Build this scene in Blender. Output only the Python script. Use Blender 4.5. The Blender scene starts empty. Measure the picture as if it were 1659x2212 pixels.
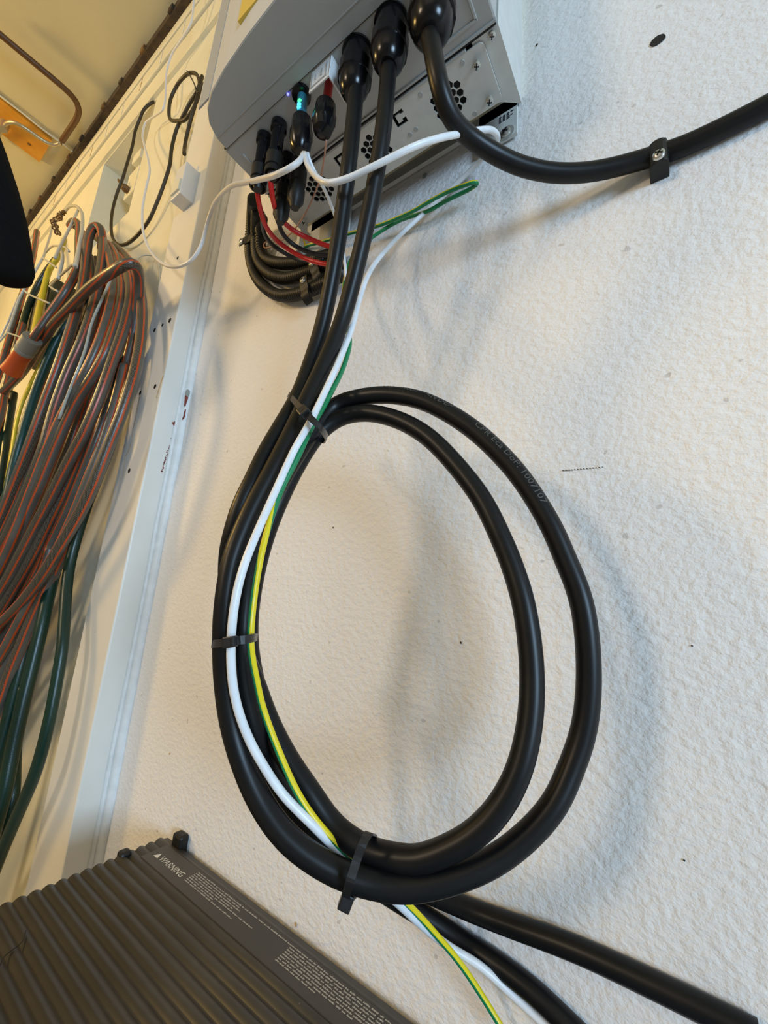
import bpy, bmesh, math, random
from mathutils import Vector, Matrix
random.seed(7)
S = bpy.context.scene
C = S.collection
PI = math.pi
# ------------------------------------------------------------------ camera
# The lens sits at the origin; +X runs right along the plaster wall, +Y into the wall, +Z up.
FPX, CX, CY = 886.4, 829.5, 1106.0
_a, _b, _g = 0.62057525, -0.20753919, 0.07806356
def _mm(A, B): return [[sum(A[i][k]*B[k][j] for k in range(3)) for j in range(3)] for i in range(3)]
_yaw = [[math.cos(_a), 0, math.sin(_a)], [0, 1, 0], [-math.sin(_a), 0, math.cos(_a)]]
_pit = [[1, 0, 0], [0, math.cos(_b), -math.sin(_b)], [0, math.sin(_b), math.cos(_b)]]
_rol = [[math.cos(_g), -math.sin(_g), 0], [math.sin(_g), math.cos(_g), 0], [0, 0, 1]]
RM = _mm(_rol, _mm(_pit, _yaw))
def cv(r): return Vector((r[0], r[2], -r[1]))
_R, _D, _F = cv(RM[0]), cv(RM[1]), cv(RM[2])
camd = bpy.data.cameras.new('camera'); cam = bpy.data.objects.new('camera', camd); C.objects.link(cam)
camd.sensor_fit = 'VERTICAL'; camd.sensor_height = 24.0; camd.lens = FPX/2212*24.0; camd.clip_start = 0.01
cam.matrix_world = Matrix(((_R.x, -_D.x, -_F.x, 0), (_R.y, -_D.y, -_F.y, 0), (_R.z, -_D.z, -_F.z, 0), (0, 0, 0, 1)))
S.camera = cam
# ------------------------------------------------------------------ light and exposure
W = bpy.data.worlds.new('world'); S.world = W; W.use_nodes = True
W.node_tree.nodes['Background'].inputs[0].default_value = (0.75, 0.82, 1.0, 1)
W.node_tree.nodes['Background'].inputs[1].default_value = 0.3
def area(name, loc, target, sx, sy, power, col):
    l = bpy.data.lights.new(name, 'AREA'); l.shape = 'RECTANGLE'; l.size = sx; l.size_y = sy; l.energy = power; l.color = col
    o = bpy.data.objects.new(name, l); C.objects.link(o); o.location = loc
    o.rotation_euler = (Vector(target)-Vector(loc)).to_track_quat('-Z', 'Y').to_euler(); return o
area('window_daylight', (2.0, -0.80, 0.25), (-0.2, 0.3, -0.05), 0.65, 0.75, 70, (0.50, 0.74, 1.0))
area('back_lamp', (-1.5, -3.1, 1.25), (-0.3, 0.3, 0.0), 0.6, 0.6, 46, (1.0, 0.78, 0.54))
area('left_lamp', (-2.5, -1.2, 1.15), (-1.2, 0.3, 0.7), 0.35, 0.35, 36, (1.0, 0.64, 0.20))
area('fill_light', (0.6, -1.9, 1.66), (0.2, 0.0, 0.2), 1.5, 1.2, 5, (1.0, 0.90, 0.78))  # added soft fill to lift the shadows, not a fixture of the room
S.view_settings.view_transform = 'Standard'; S.view_settings.look = 'None'; S.view_settings.gamma = 1
S.view_settings.exposure = -0.44
try: S.view_settings.use_curve_mapping = False
except Exception: pass
# ------------------------------------------------------------------ helpers
def ray(px, py):
    v = (px-CX, py-CY, FPX)
    w = [sum(RM[k][i]*v[k] for k in range(3)) for i in range(3)]
    return Vector((w[0], w[2], -w[1]))
def at(px, py, Y=None, Z=None, X=None):
    r = ray(px, py)
    k = Y/r.y if Y is not None else (Z/r.z if Z is not None else X/r.x)
    return r*k
def P3(l): return [at(p[0], p[1], Y=p[2]) for p in l]
def link(name, me, mat, parent=None, smooth=True):
    o = bpy.data.objects.new(name, me); C.objects.link(o)
    if mat and not me.materials: me.materials.append(mat)
    if smooth:
        for p in me.polygons: p.use_smooth = True
    if parent: o.parent = parent; o.matrix_parent_inverse = parent.matrix_world.inverted()
    return o
def tag(o, label, cat, group=None):
    o['label'] = label; o['category'] = cat
    if group: o['group'] = group
    return o
def thing(name, label, cat, loc, group=None):
    o = bpy.data.objects.new(name, None); C.objects.link(o); o.location = Vector(loc); o.empty_display_size = .01
    o.matrix_world = Matrix.Translation(Vector(loc))
    return tag(o, label, cat, group)
def bmo(name, bm, mat, parent=None, smooth=False):
    bmesh.ops.recalc_face_normals(bm, faces=bm.faces)
    me = bpy.data.meshes.new(name); bm.to_mesh(me); bm.free()
    return link(name, me, mat, parent, smooth)
def addbox(bm, a, b, bev=0.0, mat=None):
    x0, y0, z0 = a; x1, y1, z1 = b
    r = bmesh.ops.create_cube(bm, size=1)
    vs = r['verts']
    for v in vs:
        v.co = Vector(((x0+x1)/2+v.co.x*(x1-x0), (y0+y1)/2+v.co.y*(y1-y0), (z0+z1)/2+v.co.z*(z1-z0)))
    if bev:
        es = list({e for v in vs for e in v.link_edges})
        r2 = bmesh.ops.bevel(bm, geom=es, offset=bev, segments=2, affect='EDGES', profile=.5)
        vs = list({v for f in r2['faces'] for v in f.verts} | {v for v in vs if v.is_valid})
    if mat is not None: bmesh.ops.transform(bm, matrix=mat, verts=vs)
    return vs
def box(name, a, b, m, parent=None, bev=0.0, mat=None):
    bm = bmesh.new(); addbox(bm, a, b, bev, mat); return bmo(name, bm, m, parent)
def frame(d, up=Vector((0, 0, 1))):
    d = Vector(d).normalized()
    if abs(d.dot(up)) > .98: up = Vector((0, -1, 0))
    s = d.cross(up).normalized(); u = s.cross(d)
    return s, u, d
def lathe(name, base, axis, prof, m, parent=None, n=28, facets=None, smooth=True):
    """prof: list of (distance along axis, radius[, nsides])"""
    s, u, d = frame(axis)
    bm = bmesh.new(); rings = []
    for p in prof:
        t, r = p[0], p[1]; ring = []
        for k in range(n):
            a = 2*PI*k/n; rr = r
            if len(p) > 2:      # faceted nut: p[2] sides
                seg = 2*PI/p[2]; q = (a % seg)-seg/2; rr = r*math.cos(seg/2)/math.cos(q)
            ring.append(bm.verts.new(Vector(base)+d*t+(s*math.cos(a)+u*math.sin(a))*rr))
        rings.append(ring)
    for a, b in zip(rings, rings[1:]):
        for k in range(n): bm.faces.new((a[k], a[(k+1) % n], b[(k+1) % n], b[k]))
    if prof[0][1] > 1e-6: bm.faces.new(rings[0])
    if prof[-1][1] > 1e-6: bm.faces.new(rings[-1])
    o = bmo(name, bm, m, parent, smooth)
    if smooth:
        try: o.data.set_sharp_from_angle(angle=math.radians(38))
        except Exception: pass
    return o
def smoothpath(pts, step=0.004):
    P = [Vector(p) for p in pts]
    out = []; par = []
    Q = [P[0]*2-P[1]]+P+[P[-1]*2-P[-2]]
    for i in range(1, len(Q)-2):
        p0, p1, p2, p3 = Q[i-1:i+3]
        n = max(2, int((p2-p1).length/step))
        d01 = max((p1-p0).length**.5, 1e-4); d12 = max((p2-p1).length**.5, 1e-4); d23 = max((p3-p2).length**.5, 1e-4)
        m1 = (p2-p1+((p1-p0)/d01-(p2-p0)/(d01+d12))*d12)
        m2 = (p2-p1+((p3-p2)/d23-(p3-p1)/(d12+d23))*d12)
        for k in range(n):
            t = k/n
            out.append((2*t**3-3*t*t+1)*p1+(t**3-2*t*t+t)*m1+(-2*t**3+3*t*t)*p2+(t**3-t*t)*m2); par.append(i-1+t)
    out.append(P[-1]); par.append(len(P)-1)
    # light smoothing of hand-read points
    for _ in range(3):
        out = [out[0]]+[out[k]*.5+(out[k-1]+out[k+1])*.25 for k in range(1, len(out)-1)]+[out[-1]]
    return out, par
def frames(P):
    fr = []; N = None
    for i in range(len(P)):
        T = (P[min(i+1, len(P)-1)]-P[max(i-1, 0)]).normalized()
        ref = Vector((0, -1, 0)); pr = ref-T*ref.dot(T)
        if N is None: N = pr.normalized() if pr.length > .1 else T.orthogonal().normalized()
        else:
            N = (N-T*N.dot(T)).normalized()
            w = max(0, pr.length-.25)*.25
            if pr.length > .2: N = (N*(1-w)+pr.normalized()*w).normalized()
        N = (N-T*N.dot(T)).normalized()
        fr.append((T, N, T.cross(N)))
    return fr
def tube(name, pts, r, m, parent=None, n=16, step=0.004, roll=None, rib=None, flat=1.0, px=True):
    P, par = smoothpath(P3(pts) if px else pts, step)
    if rib: 
        L0 = [0]
        for a, b in zip(P, P[1:]): L0.append(L0[-1]+(b-a).length)
    F = frames(P); bm = bmesh.new(); uv = bm.loops.layers.uv.new('UVMap'); rings = []; L = 0; Ls = []
    for i, p in enumerate(P):
        if i: L += (p-P[i-1]).length
        Ls.append(L); T, N, B = F[i]; ring = []
        ro = 0
        if roll is not None:
            if isinstance(roll, (int, float)): ro = roll
            else:
                q = par[i]/(len(pts)-1)*(len(roll)-1); k = min(int(q), len(roll)-2); ro = roll[k]+(roll[k+1]-roll[k])*(q-k)
        rr = r
        if rib: rr = r*(1 if (i % rib) else .78)
        for k in range(n):
            a = 2*PI*k/n+ro
            ring.append(bm.verts.new(p+(N*math.cos(a)*flat+B*math.sin(a))*rr))
        rings.append(ring)
    for i in range(len(rings)-1):
        a, b = rings[i], rings[i+1]
        for k in range(n):
            f = bm.faces.new((a[k], a[(k+1) % n], b[(k+1) % n], b[k]))
            for lp, (u, v) in zip(f.loops, ((k/n, Ls[i]), ((k+1)/n, Ls[i]), ((k+1)/n, Ls[i+1]), (k/n, Ls[i+1]))): lp[uv].uv = (u, v)
    bm.faces.new(rings[0]); bm.faces.new(rings[-1])
    o = bmo(name, bm, m, parent, True)
    return o
def ribbon(name, pts, w, t, side, m, parent=None, closed=False, px=True, step=.002):
    """flat strap following pts; side = direction of its width"""
    P = P3(pts) if px else list(pts)
    if closed: P = P+[P[0]]
    P, _ = smoothpath(P, step)
    side = Vector(side).normalized(); bm = bmesh.new(); rings = []
    for i, p in enumerate(P):
        if closed: T = (P[(i+1) % (len(P)-1)]-P[i-1 if i else -2]).normalized()
        else: T = (P[min(i+1, len(P)-1)]-P[max(i-1, 0)]).normalized()
        s = (side-T*side.dot(T)).normalized(); nn = T.cross(s)
        rings.append([bm.verts.new(p+s*a*w/2+nn*b*t/2) for a, b in ((-1, -1), (1, -1), (1, 1), (-1, 1))])
    for a, b in zip(rings, rings[1:]):
        for k in range(4): bm.faces.new((a[k], a[(k+1) % 4], b[(k+1) % 4], b[k]))
    bm.faces.new(rings[0]); bm.faces.new(rings[-1])
    return bmo(name, bm, m, parent)
def prismx(name, prof, x0, x1, m, parent=None, smooth=False):
    """closed (y,z) profile extruded along X"""
    bm = bmesh.new()
    a = [bm.verts.new((x0, y, z)) for y, z in prof]; b = [bm.verts.new((x1, y, z)) for y, z in prof]
    n = len(prof)
    for k in range(n): bm.faces.new((a[k], a[(k+1) % n], b[(k+1) % n], b[k]))
    bm.faces.new(a); bm.faces.new(b)
    return bmo(name, bm, m, parent, smooth)
def prismz(name, prof, z0, z1, m, parent=None, bev=0):
    bm = bmesh.new()
    a = [bm.verts.new((x, y, z0)) for x, y in prof]; b = [bm.verts.new((x, y, z1)) for x, y in prof]
    n = len(prof)
    for k in range(n): bm.faces.new((a[k], a[(k+1) % n], b[(k+1) % n], b[k]))
    f = bm.faces.new(a); bm.faces.new(b)
    if bev: bmesh.ops.bevel(bm, geom=list(f.edges), offset=bev, segments=3, affect='EDGES', profile=.5)
    return bmo(name, bm, m, parent)
def textmesh(s, size):
    cu = bpy.data.curves.new('t', 'FONT'); cu.body = s; cu.size = size; cu.resolution_u = 2
    o = bpy.data.objects.new('t', cu); C.objects.link(o)
    dg = bpy.context.evaluated_depsgraph_get(); me = bpy.data.meshes.new_from_object(o.evaluated_get(dg))
    bpy.data.objects.remove(o); bpy.data.curves.remove(cu); return me
# ------------------------------------------------------------------ materials
class NT:
    def __init__(s, name):
        s.m = bpy.data.materials.new(name); s.m.use_nodes = True; s.t = s.m.node_tree; s.b = s.t.nodes['Principled BSDF']
    def n(s, ty, **k):
        x = s.t.nodes.new(ty)
        for a, b in k.items(): setattr(x, a, b)
        return x
    def l(s, a, b): s.t.links.new(a, b)
    def math(s, op, a, b=None, c=None):
        x = s.n('ShaderNodeMath', operation=op)
        for i, v in enumerate((a, b, c)):
            if v is None: continue
            if isinstance(v, (int, float)): x.inputs[i].default_value = v
            else: s.l(v, x.inputs[i])
        return x.outputs[0]
    def mix(s, f, a, b):
        x = s.n('ShaderNodeMix', data_type='RGBA')
        for i, v in ((0, f), (6, a), (7, b)):
            if isinstance(v, (int, float)): x.inputs[i].default_value = v
            elif isinstance(v, tuple): x.inputs[i].default_value = (*v, 1)
            else: s.l(v, x.inputs[i])
        return x.outputs[2]
    def noise(s, scale, detail=3, co=None, rough=.5):
        x = s.n('ShaderNodeTexNoise'); x.inputs['Scale'].default_value = scale; x.inputs['Detail'].default_value = detail; x.inputs['Roughness'].default_value = rough
        s.l(co if co else s.obj(), x.inputs['Vector']); return x.outputs[0]
    def obj(s):
        if not hasattr(s, '_o'): s._o = s.n('ShaderNodeTexCoord')
        return s._o.outputs['Object']
    def uv(s):
        s.obj(); x = s.n('ShaderNodeSeparateXYZ'); s.l(s._o.outputs['UV'], x.inputs[0]); return x.outputs[0], x.outputs[1]
    def ramp(s, f, lo, hi):
        x = s.n('ShaderNodeMapRange'); x.inputs[1].default_value = lo; x.inputs[2].default_value = hi; s.l(f, x.inputs[0]); return x.outputs[0]
    def bump(s, h, strength, dist):
        x = s.n('ShaderNodeBump'); x.inputs['Strength'].default_value = strength; x.inputs['Distance'].default_value = dist
        s.l(h, x.inputs['Height']); s.l(x.outputs[0], s.b.inputs['Normal'])
def mat(name, col, rough=.5, metal=0, spots=None, noise=None, bump=None, spec=None, emit=None, alpha=None):
    t = NT(name); t.b.inputs['Base Color'].default_value = (*col, 1); t.b.inputs['Roughness'].default_value = rough; t.b.inputs['Metallic'].default_value = metal
    if spec is not None: t.b.inputs['Specular IOR Level'].default_value = spec
    if noise:
        c2, sc = noise; t.l(t.mix(t.ramp(t.noise(sc, 4), .35, .65), tuple(col), tuple(c2)), t.b.inputs['Base Color'])
    if spots:
        c2, sc, th = spots; src = t.b.inputs['Base Color'].links[0].from_socket if t.b.inputs['Base Color'].links else tuple(col)
        t.l(t.mix(t.ramp(t.noise(sc, 2), th, th+.03), src, tuple(c2)), t.b.inputs['Base Color'])
    if bump: t.bump(t.noise(bump[0], 4), bump[1], bump[2])
    if emit: t.b.inputs['Emission Color'].default_value = (*emit[0], 1); t.b.inputs['Emission Strength'].default_value = emit[1]
    return t.m
M = {}
def plaster():
    t = NT('plaster')
    mp = t.n('ShaderNodeMapping'); mp.inputs['Scale'].default_value = (1, 1, 1.25); t.l(t.obj(), mp.inputs[0]); co = mp.outputs[0]
    a = t.noise(150, 4, co, .55); b = t.noise(38, 2, co); c = t.noise(420, 2, co)
    v = t.n('ShaderNodeTexVoronoi', feature='SMOOTH_F1'); v.inputs['Scale'].default_value = 120; t.l(co, v.inputs['Vector'])
    pit = t.ramp(v.outputs['Distance'], .1, .6)
    h = t.math('ADD', t.math('ADD', t.math('MULTIPLY', t.ramp(a, .35, .65), 1.0), t.math('MULTIPLY', b, .8)), t.math('ADD', t.math('MULTIPLY', c, .3), t.math('MULTIPLY', pit, -.35)))
    t.bump(h, .48, .0012)
    base = t.mix(t.ramp(t.noise(3.0, 3), .35, .65), (.80, .785, .77), (.84, .825, .81))
    sp = t.ramp(t.noise(95, 1, co), .765, .79)
    t.l(t.mix(t.math('MULTIPLY', sp, .35), base, (.25, .2, .16)), t.b.inputs['Base Color'])
    t.b.inputs['Roughness'].default_value = .75; t.b.inputs['Specular IOR Level'].default_value = .25
    return t.m
M['plaster'] = plaster()
M['cream'] = mat('cream_paint', (.80, .77, .60), .5, noise=((.74, .71, .55), 6), spots=((.45, .32, .18), 60, .78), bump=(60, .15, .001))
M['column'] = mat('column_paint', (.80, .78, .72), .42, noise=((.74, .72, .66), 9), spots=((.40, .30, .2), 110, .80), bump=(120, .12, .0006))
M['caulk'] = mat('caulk', (.86, .86, .84), .5, noise=((.78, .78, .76), 60), bump=(150, .5, .001))
M['ceiling'] = mat('ceiling_paint', (.62, .57, .37), .6, noise=((.56, .51, .33), 3), bump=(200, .1, .001))
M['gap'] = mat('dark_gap', (.035, .022, .015), .8, noise=((.07, .045, .02), 40))
M['floor'] = mat('floor_concrete', (.38, .36, .33), .7, noise=((.30, .29, .27), 8))
M['shell'] = mat('room_paint', (.70, .68, .62), .7)
M['black'] = mat('black_sheath', (.0045, .005, .006), .38, noise=((.007, .007, .007), 60), spec=.28)
M['black_dusty'] = mat('black_dusty', (.012, .012, .013), .5, spots=((.10, .09, .08), 300, .66), noise=((.025, .024, .023), 90))
M['blackp'] = mat('black_plastic', (.004, .004, .005), .22, spec=.3)
M['blackm'] = mat('black_matt', (.010, .0095, .008), .45, spec=.35)
M['tie'] = mat('black_nylon', (.012, .011, .011), .35)
M['white_c'] = mat('white_sheath', (.80, .82, .84), .35, noise=((.72, .74, .76), 70))
M['white_thin'] = mat('grey_white_sheath', (.72, .71, .70), .38)
M['red'] = mat('red_insulation', (.55, .015, .012), .32)
M['blackw'] = mat('black_insulation', (.015, .013, .014), .35)
M['copper'] = mat('thin_pinkish_wire', (.45, .25, .18), .4)
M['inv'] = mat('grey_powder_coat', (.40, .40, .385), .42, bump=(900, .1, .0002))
M['invw'] = mat('white_grey_cover', (.60, .60, .59), .40, bump=(900, .08, .0002))
M['vent'] = mat('galvanised_grey', (.64, .64, .60), .42, noise=((.58, .58, .55), 60))
M['dark'] = mat('dark_inside', (.006, .006, .007), .7)
M['label'] = mat('label_print', (.62, .63, .64), .4)
M['ink'] = mat('black_ink', (.02, .02, .03), .5)
M['steel'] = mat('zinc_screw', (.62, .62, .58), .28, metal=.9)
M['rim'] = mat('white_plastic', (.74, .74, .73), .35)
M['yellow_sticker'] = mat('yellow_sticker', (.72, .50, .08), .4)
M['led_g'] = mat('green_led', (.05, .8, .15), .3, emit=((.03, 1, .12), 5.0))
M['led_b'] = mat('blue_led', (.05, .6, .9), .3, emit=((.03, .55, 1), 5.0))
M['led_v'] = mat('violet_led', (.1, .1, .9), .3, emit=((.12, .12, 1), 6.0))
M['neck'] = mat('teal_translucent', (.03, .16, .22), .2, emit=None)
M['wood'] = mat('painted_board', (.78, .72, .56), .55, noise=((.72, .64, .46), 14), bump=(40, .2, .0008))
M['fin'] = mat('dark_anodised', (.042, .039, .034), .46, noise=((.033, .031, .027), 25), spots=((.14, .12, .09), 500, .74))
M['finlab'] = mat('dark_label', (.047, .043, .040), .42, noise=((.040, .036, .033), 18))
M['print'] = mat('grey_print', (.46, .45, .42), .5)
M['print_w'] = mat('white_print', (.66, .65, .62), .5)
M['cable_print'] = mat('cable_print', (.075, .07, .063), .5)
M['orange'] = mat('orange_plastic', (.62, .10, .02), .35, noise=((.55, .08, .02), 30))
M['greyp'] = mat('grey_plastic', (.30, .30, .27), .45)
M['wire_white'] = mat('white_coated_wire', (.58, .56, .47), .3)
M['green'] = mat('green_hose', (.003, .030, .017), .33, bump=(700, .3, .0005), noise=((.002, .018, .011), 9))
M['teal'] = mat('teal_hose', (.004, .050, .042), .33, bump=(700, .3, .0005))
M['yellow'] = mat('yellow_hose', (.52, .42, .02), .42)
M['clear'] = mat('pale_clear_hose', (.42, .42, .36), .2)
M['orangeplate'] = mat('orange_plate', (.68, .33, .03), .5, noise=((.60, .27, .02), 20))
M['brownrod'] = mat('brown_rod', (.10, .045, .012), .4)
M['metalrod'] = mat('dull_metal_rod', (.50, .44, .30), .35, metal=.7)
M['cord'] = mat('brown_black_cord', (.035, .026, .012), .5)
M['rust'] = mat('rusty_steel', (.09, .04, .015), .5, noise=((.20, .11, .03), 80))
M['ruststain'] = mat('rust_stain', (.50, .30, .12), .6, noise=((.62, .45, .26), 60))
M['redlead'] = mat('red_lead_primer', (.20, .035, .025), .6)
M['fabric'] = mat('black_fabric', (.006, .006, .006), .95, spec=.1, bump=(900, .8, .001))
M['olive'] = mat('olive_box', (.05, .045, .015), .6)
def hosemat():
    t = NT('striped_braid_hose'); u, v = t.uv()
    f = t.math('FRACT', t.math('MULTIPLY', u, 2.0))
    def band(a, b): return t.math('MULTIPLY', t.math('GREATER_THAN', f, a), t.math('LESS_THAN', f, b))
    org = t.math('ADD', band(0, .11), band(.46, .57)); gry = band(.11, .46)
    d1 = t.math('ABSOLUTE', t.math('SINE', t.math('ADD', t.math('MULTIPLY', u, 75.4), t.math('MULTIPLY', v, 700))))
    d2 = t.math('ABSOLUTE', t.math('SINE', t.math('SUBTRACT', t.math('MULTIPLY', u, 75.4), t.math('MULTIPLY', v, 700))))
    line = t.math('LESS_THAN', t.math('MINIMUM', d1, d2), .3)
    dark = t.mix(line, (.012, .008, .006), (.20, .17, .12))
    g = t.mix(t.ramp(t.noise(25, 2), .35, .65), (.115, .10, .08), (.085, .075, .06))
    c = t.mix(gry, dark, g); c = t.mix(org, c, (.50, .068, .012))
    t.l(c, t.b.inputs['Base Color']); t.b.inputs['Roughness'].default_value = .34
    return t.m
M['hose'] = hosemat()
def gymat():
    t = NT('green_yellow_insulation'); u, v = t.uv()
    s = t.math('SINE', t.math('MULTIPLY', u, 2*PI))
    t.l(t.mix(t.math('LESS_THAN', s, -.12), (.004, .21, .075), (.80, .62, .01)), t.b.inputs['Base Color']); t.b.inputs['Roughness'].default_value = .35
    return t.m
M['gy'] = gymat()

# ================================================================== THE SETTING
D0 = .34
def struct(o, kind='structure'): o['kind'] = kind; return o
struct(box('wall_back', (-.70, D0, -1.0), (3.0, D0+.1, 1.69), M['plaster']))
wb = bpy.data.objects['wall_back']
struct(box('floor', (-5, -3.6, -1.1), (3.0, .6, -1.0), M['floor']))
struct(box('ceiling', (-6.5, -3.6, 1.69), (3.0, .32, 1.75), M['ceiling']))
struct(box('wall_right', (3.0, -3.6, -1.0), (3.1, .5, 1.69), M['shell']))
struct(box('wall_front', (-6.5, -3.7, -1.0), (3.0, -3.6, 1.69), M['shell']))
struct(box('wall_left', (-6.6, -3.6, -1.0), (-6.5, .5, 1.69), M['shell']))
# left part of the back wall with a recess in it
bm = bmesh.new()
nx0, nx1, nz0, nz1 = -1.60, -1.225, 1.03, 1.452
addbox(bm, (-6.5, D0, -1.0), (nx0, D0+.2, 1.69)); addbox(bm, (nx1, D0, -1.0), (-.70, D0+.2, 1.69))
addbox(bm, (nx0, D0, -1.0), (nx1, D0+.2, nz0)); addbox(bm, (nx0, D0, nz1), (nx1, D0+.2, 1.69)); addbox(bm, (nx0, D0+.14, nz0), (nx1, D0+.2, nz1))
struct(bmo('wall_left', bm, M['cream']))
# painted steel column
col = struct(box('trim_1', (-.792, .294, -1.0), (-.689, .42, 1.50), M['column'], bev=.0025))
def flatpatch(name, c, nrm, pts, m, parent, t=.0004):
    """thin irregular patch of paint/rust; pts = (a,b) in plane"""
    bm = bmesh.new(); nrm = Vector(nrm); s, u, d = frame(nrm)
    if abs(nrm.x) > .5: s = Vector((0, 1, 0)); u = Vector((0, 0, 1))
    if abs(nrm.y) > .5: s = Vector((1, 0, 0)); u = Vector((0, 0, 1))
    a = [bm.verts.new(Vector(c)+s*x+u*y) for x, y in pts]; b = [bm.verts.new(Vector(c)+s*x+u*y+nrm*t) for x, y in pts]
    n = len(pts); bm.faces.new(a); bm.faces.new(b)
    for k in range(n): bm.faces.new((a[k], a[(k+1) % n], b[(k+1) % n], b[k]))
    return bmo(name, bm, m, parent)
def blob(rx, ry, n=14, j=.3):
    return [(rx*math.cos(2*PI*k/n)*(1+random.uniform(-j, j)), ry*math.sin(2*PI*k/n)*(1+random.uniform(-j, j))) for k in range(n)]
for i, (x, y, r) in enumerate([(334, 713, .0042), (351, 702, .003), (367, 692, .0045), (335, 835, .0042), (303, 849, .004), (279, 1017, .0042), (384, 557, .0033)]):
    p = at(x, y, Y=.294); flatpatch('screw_hole', (p.x, .294, p.z), (0, -1, 0), blob(r, r, 16, .02), M['dark'], col, .0003)
def streak(parent, pts, Y, w0, m, name):
    P = [at(x, y, Y=Y) for x, y in pts]; L = []; Rr = []
    for i, p in enumerate(P):
        w = w0*random.uniform(.4, 1.4); L.append((p.x-w, p.z)); Rr.append((p.x+w, p.z))
    flatpatch(name, (0, Y, 0), (0, -1, 0), L+Rr[::-1], m, parent, .00025)
streak(col, [(321, 783), (316, 800), (312, 820), (307, 835), (302, 860), (297, 885), (294, 903), (288, 925), (285, 950), (278, 975), (271, 985), (269, 1005), (266, 1030), (261, 1036)], .294, .0009, M['ruststain'], 'rust_streak')
streak(col, [(353, 812), (350, 820), (347, 830), (342, 845), (338, 860)], .294, .0022, M['ruststain'], 'rust_streak')
XC = -.689
def sidepatch(name, px, pts, m, t=.0004, dx=0):
    p = at(px[0], px[1], X=XC+dx); flatpatch(name, (XC+dx, p.y, p.z), (1, 0, 0), pts, m, col, t)
sidepatch('paint_chip', (404, 852), [(-.003, .007), (-.001, .009), (.002, .009), (.0035, .007), (.004, .003), (.003, -.002), (.002, -.007), (.0005, -.011), (-.001, -.008), (-.0022, -.003), (-.0034, .002)], M['greyp'], .0012, .0095)
sidepatch('paint_chip', (402, 862), [(-.003, .006), (.003, .004), (.001, -.012), (-.001, -.014)], M['redlead'], .0010, .0108)
sidepatch('paint_chip', (398, 895), [(-.0006, .009), (.0006, .010), (.0012, .006), (.0010, .001), (.0016, -.003), (.0004, -.008), (-.0014, -.011), (-.0022, -.008), (-.0008, -.002), (-.0012, .003)], M['redlead'], .0012, .0090)
sidepatch('paint_chip', (381, 916), blob(.0065, .006), M['redlead'], .0014, .0006)
for i in range(26):
    t = i/25; x = 378+(350-378)*t+random.uniform(-2, 2); y = 925+(1018-925)*t
    sidepatch('paint_chip', (x, y), blob(random.uniform(.0006, .0016), random.uniform(.0008, .002), 6), M['redlead'], .0006)
for (x, y) in [(402, 800), (404, 812), (430, 650), (427, 676)]:
    sidepatch('paint_chip', (x, y), blob(.0022, .004, 8), M['greyp'] if y > 700 else M['ruststain'], .0003)
# caulk bead in the corner
bead = [Vector((XC+.002+random.uniform(-.0012, .0012), D0-.002, z*.03-1.0)) for z in range(0, 84)]
b = tube('trim_2', bead, .0085, M['caulk'], n=10, step=.01, px=False); struct(b)
ovl = [Vector((XC+.0002, D0-.012+random.uniform(-.002, .002), z*.05-1.0)) for z in range(0, 50)]
b = tube('caulk_smear', ovl, .0035, M['caulk'], b, n=8, step=.02, px=False)
# horizontal beam under the ceiling with a groove, dark gap above
bm = bmesh.new(); addbox(bm, (-6.5, .322, 1.555), (-.2, .36, 1.615), .002); addbox(bm, (-6.5, .33, 1.458), (-.2, .3399, 1.551)); addbox(bm, (-6.5, .318, 1.62), (-.2, .36, 1.673), .003)
beam = struct(bmo('trim_3', bm, M['cream']))
for k in range(16):
    x = -.95-k*.13
    flatpatch('bead_joint', (x, .3215, 1.585), (0, -1, 0), [(-.002, -.028), (.002, -.028), (.001, .028), (-.001, .028)], M['ruststain'] if k % 3 == 0 else M['caulk'], beam, .0006)
gapb = struct(box('trim_4', (-6.5, .30, 1.655), (-.2, .36, 1.70), M['gap']))
for k in range(11):
    x = -.98-k*.16+random.uniform(-.03, .03)
    box('crumb', (x-.012, .292, 1.66), (x+.012, .303, 1.672+random.uniform(0, .008)), M['gap' if k % 2 else 'rust'], gapb, .002)
# marks on the plaster
def wpatch(name, px, pts, m, t=.0003): p = at(px[0], px[1], Y=D0); return flatpatch(name, (p.x, D0-.0004, p.z), (0, -1, 0), pts, m, wb, t)
wpatch('drill_hole', (1421, 88), blob(.0058, .0052, 18, .06), M['dark'])
wpatch('drill_hole', (918, 380), blob(.003, .004, 12, .1), M['greyp'])
x0 = at(1215, 1018, Y=D0); x1 = at(1307, 1010, Y=D0)
for k in range(14):
    t = k/14; c = x0.lerp(x1, t); L = (x1-x0).length/14*(.8 if k < 3 else .5)
    flatpatch('pencil_dash', (c.x, D0-.0008, c.z), (0, -1, 0), [(0, 0), (L, (x1.z-x0.z)/14*.6), (L, (x1.z-x0.z)/14*.6+.0005), (0, .0005)], M['blackm'], wb)
for (x, y, r) in [(1160, 98, .0012), (720, 1140, .0008), (1495, 1395, .0005), (996, 1388, .0007), (367, 1628, .0009), (340, 1795, .0010), (640, 1996, .0013), (1478, 1858, .0005)]:
    wpatch('wall_fleck', (x, y), blob(r, r*1.3, 8), M['ruststain'] if y > 1600 and x < 700 else M['blackm'])
# ================================================================== INVERTER
ZB = .49; XL, XR = -.397, -.097
inv = thing('solar_inverter', 'light grey wall mounted solar inverter seen from below with black cable glands', 'inverter', (-.245, D0, ZB))
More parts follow.
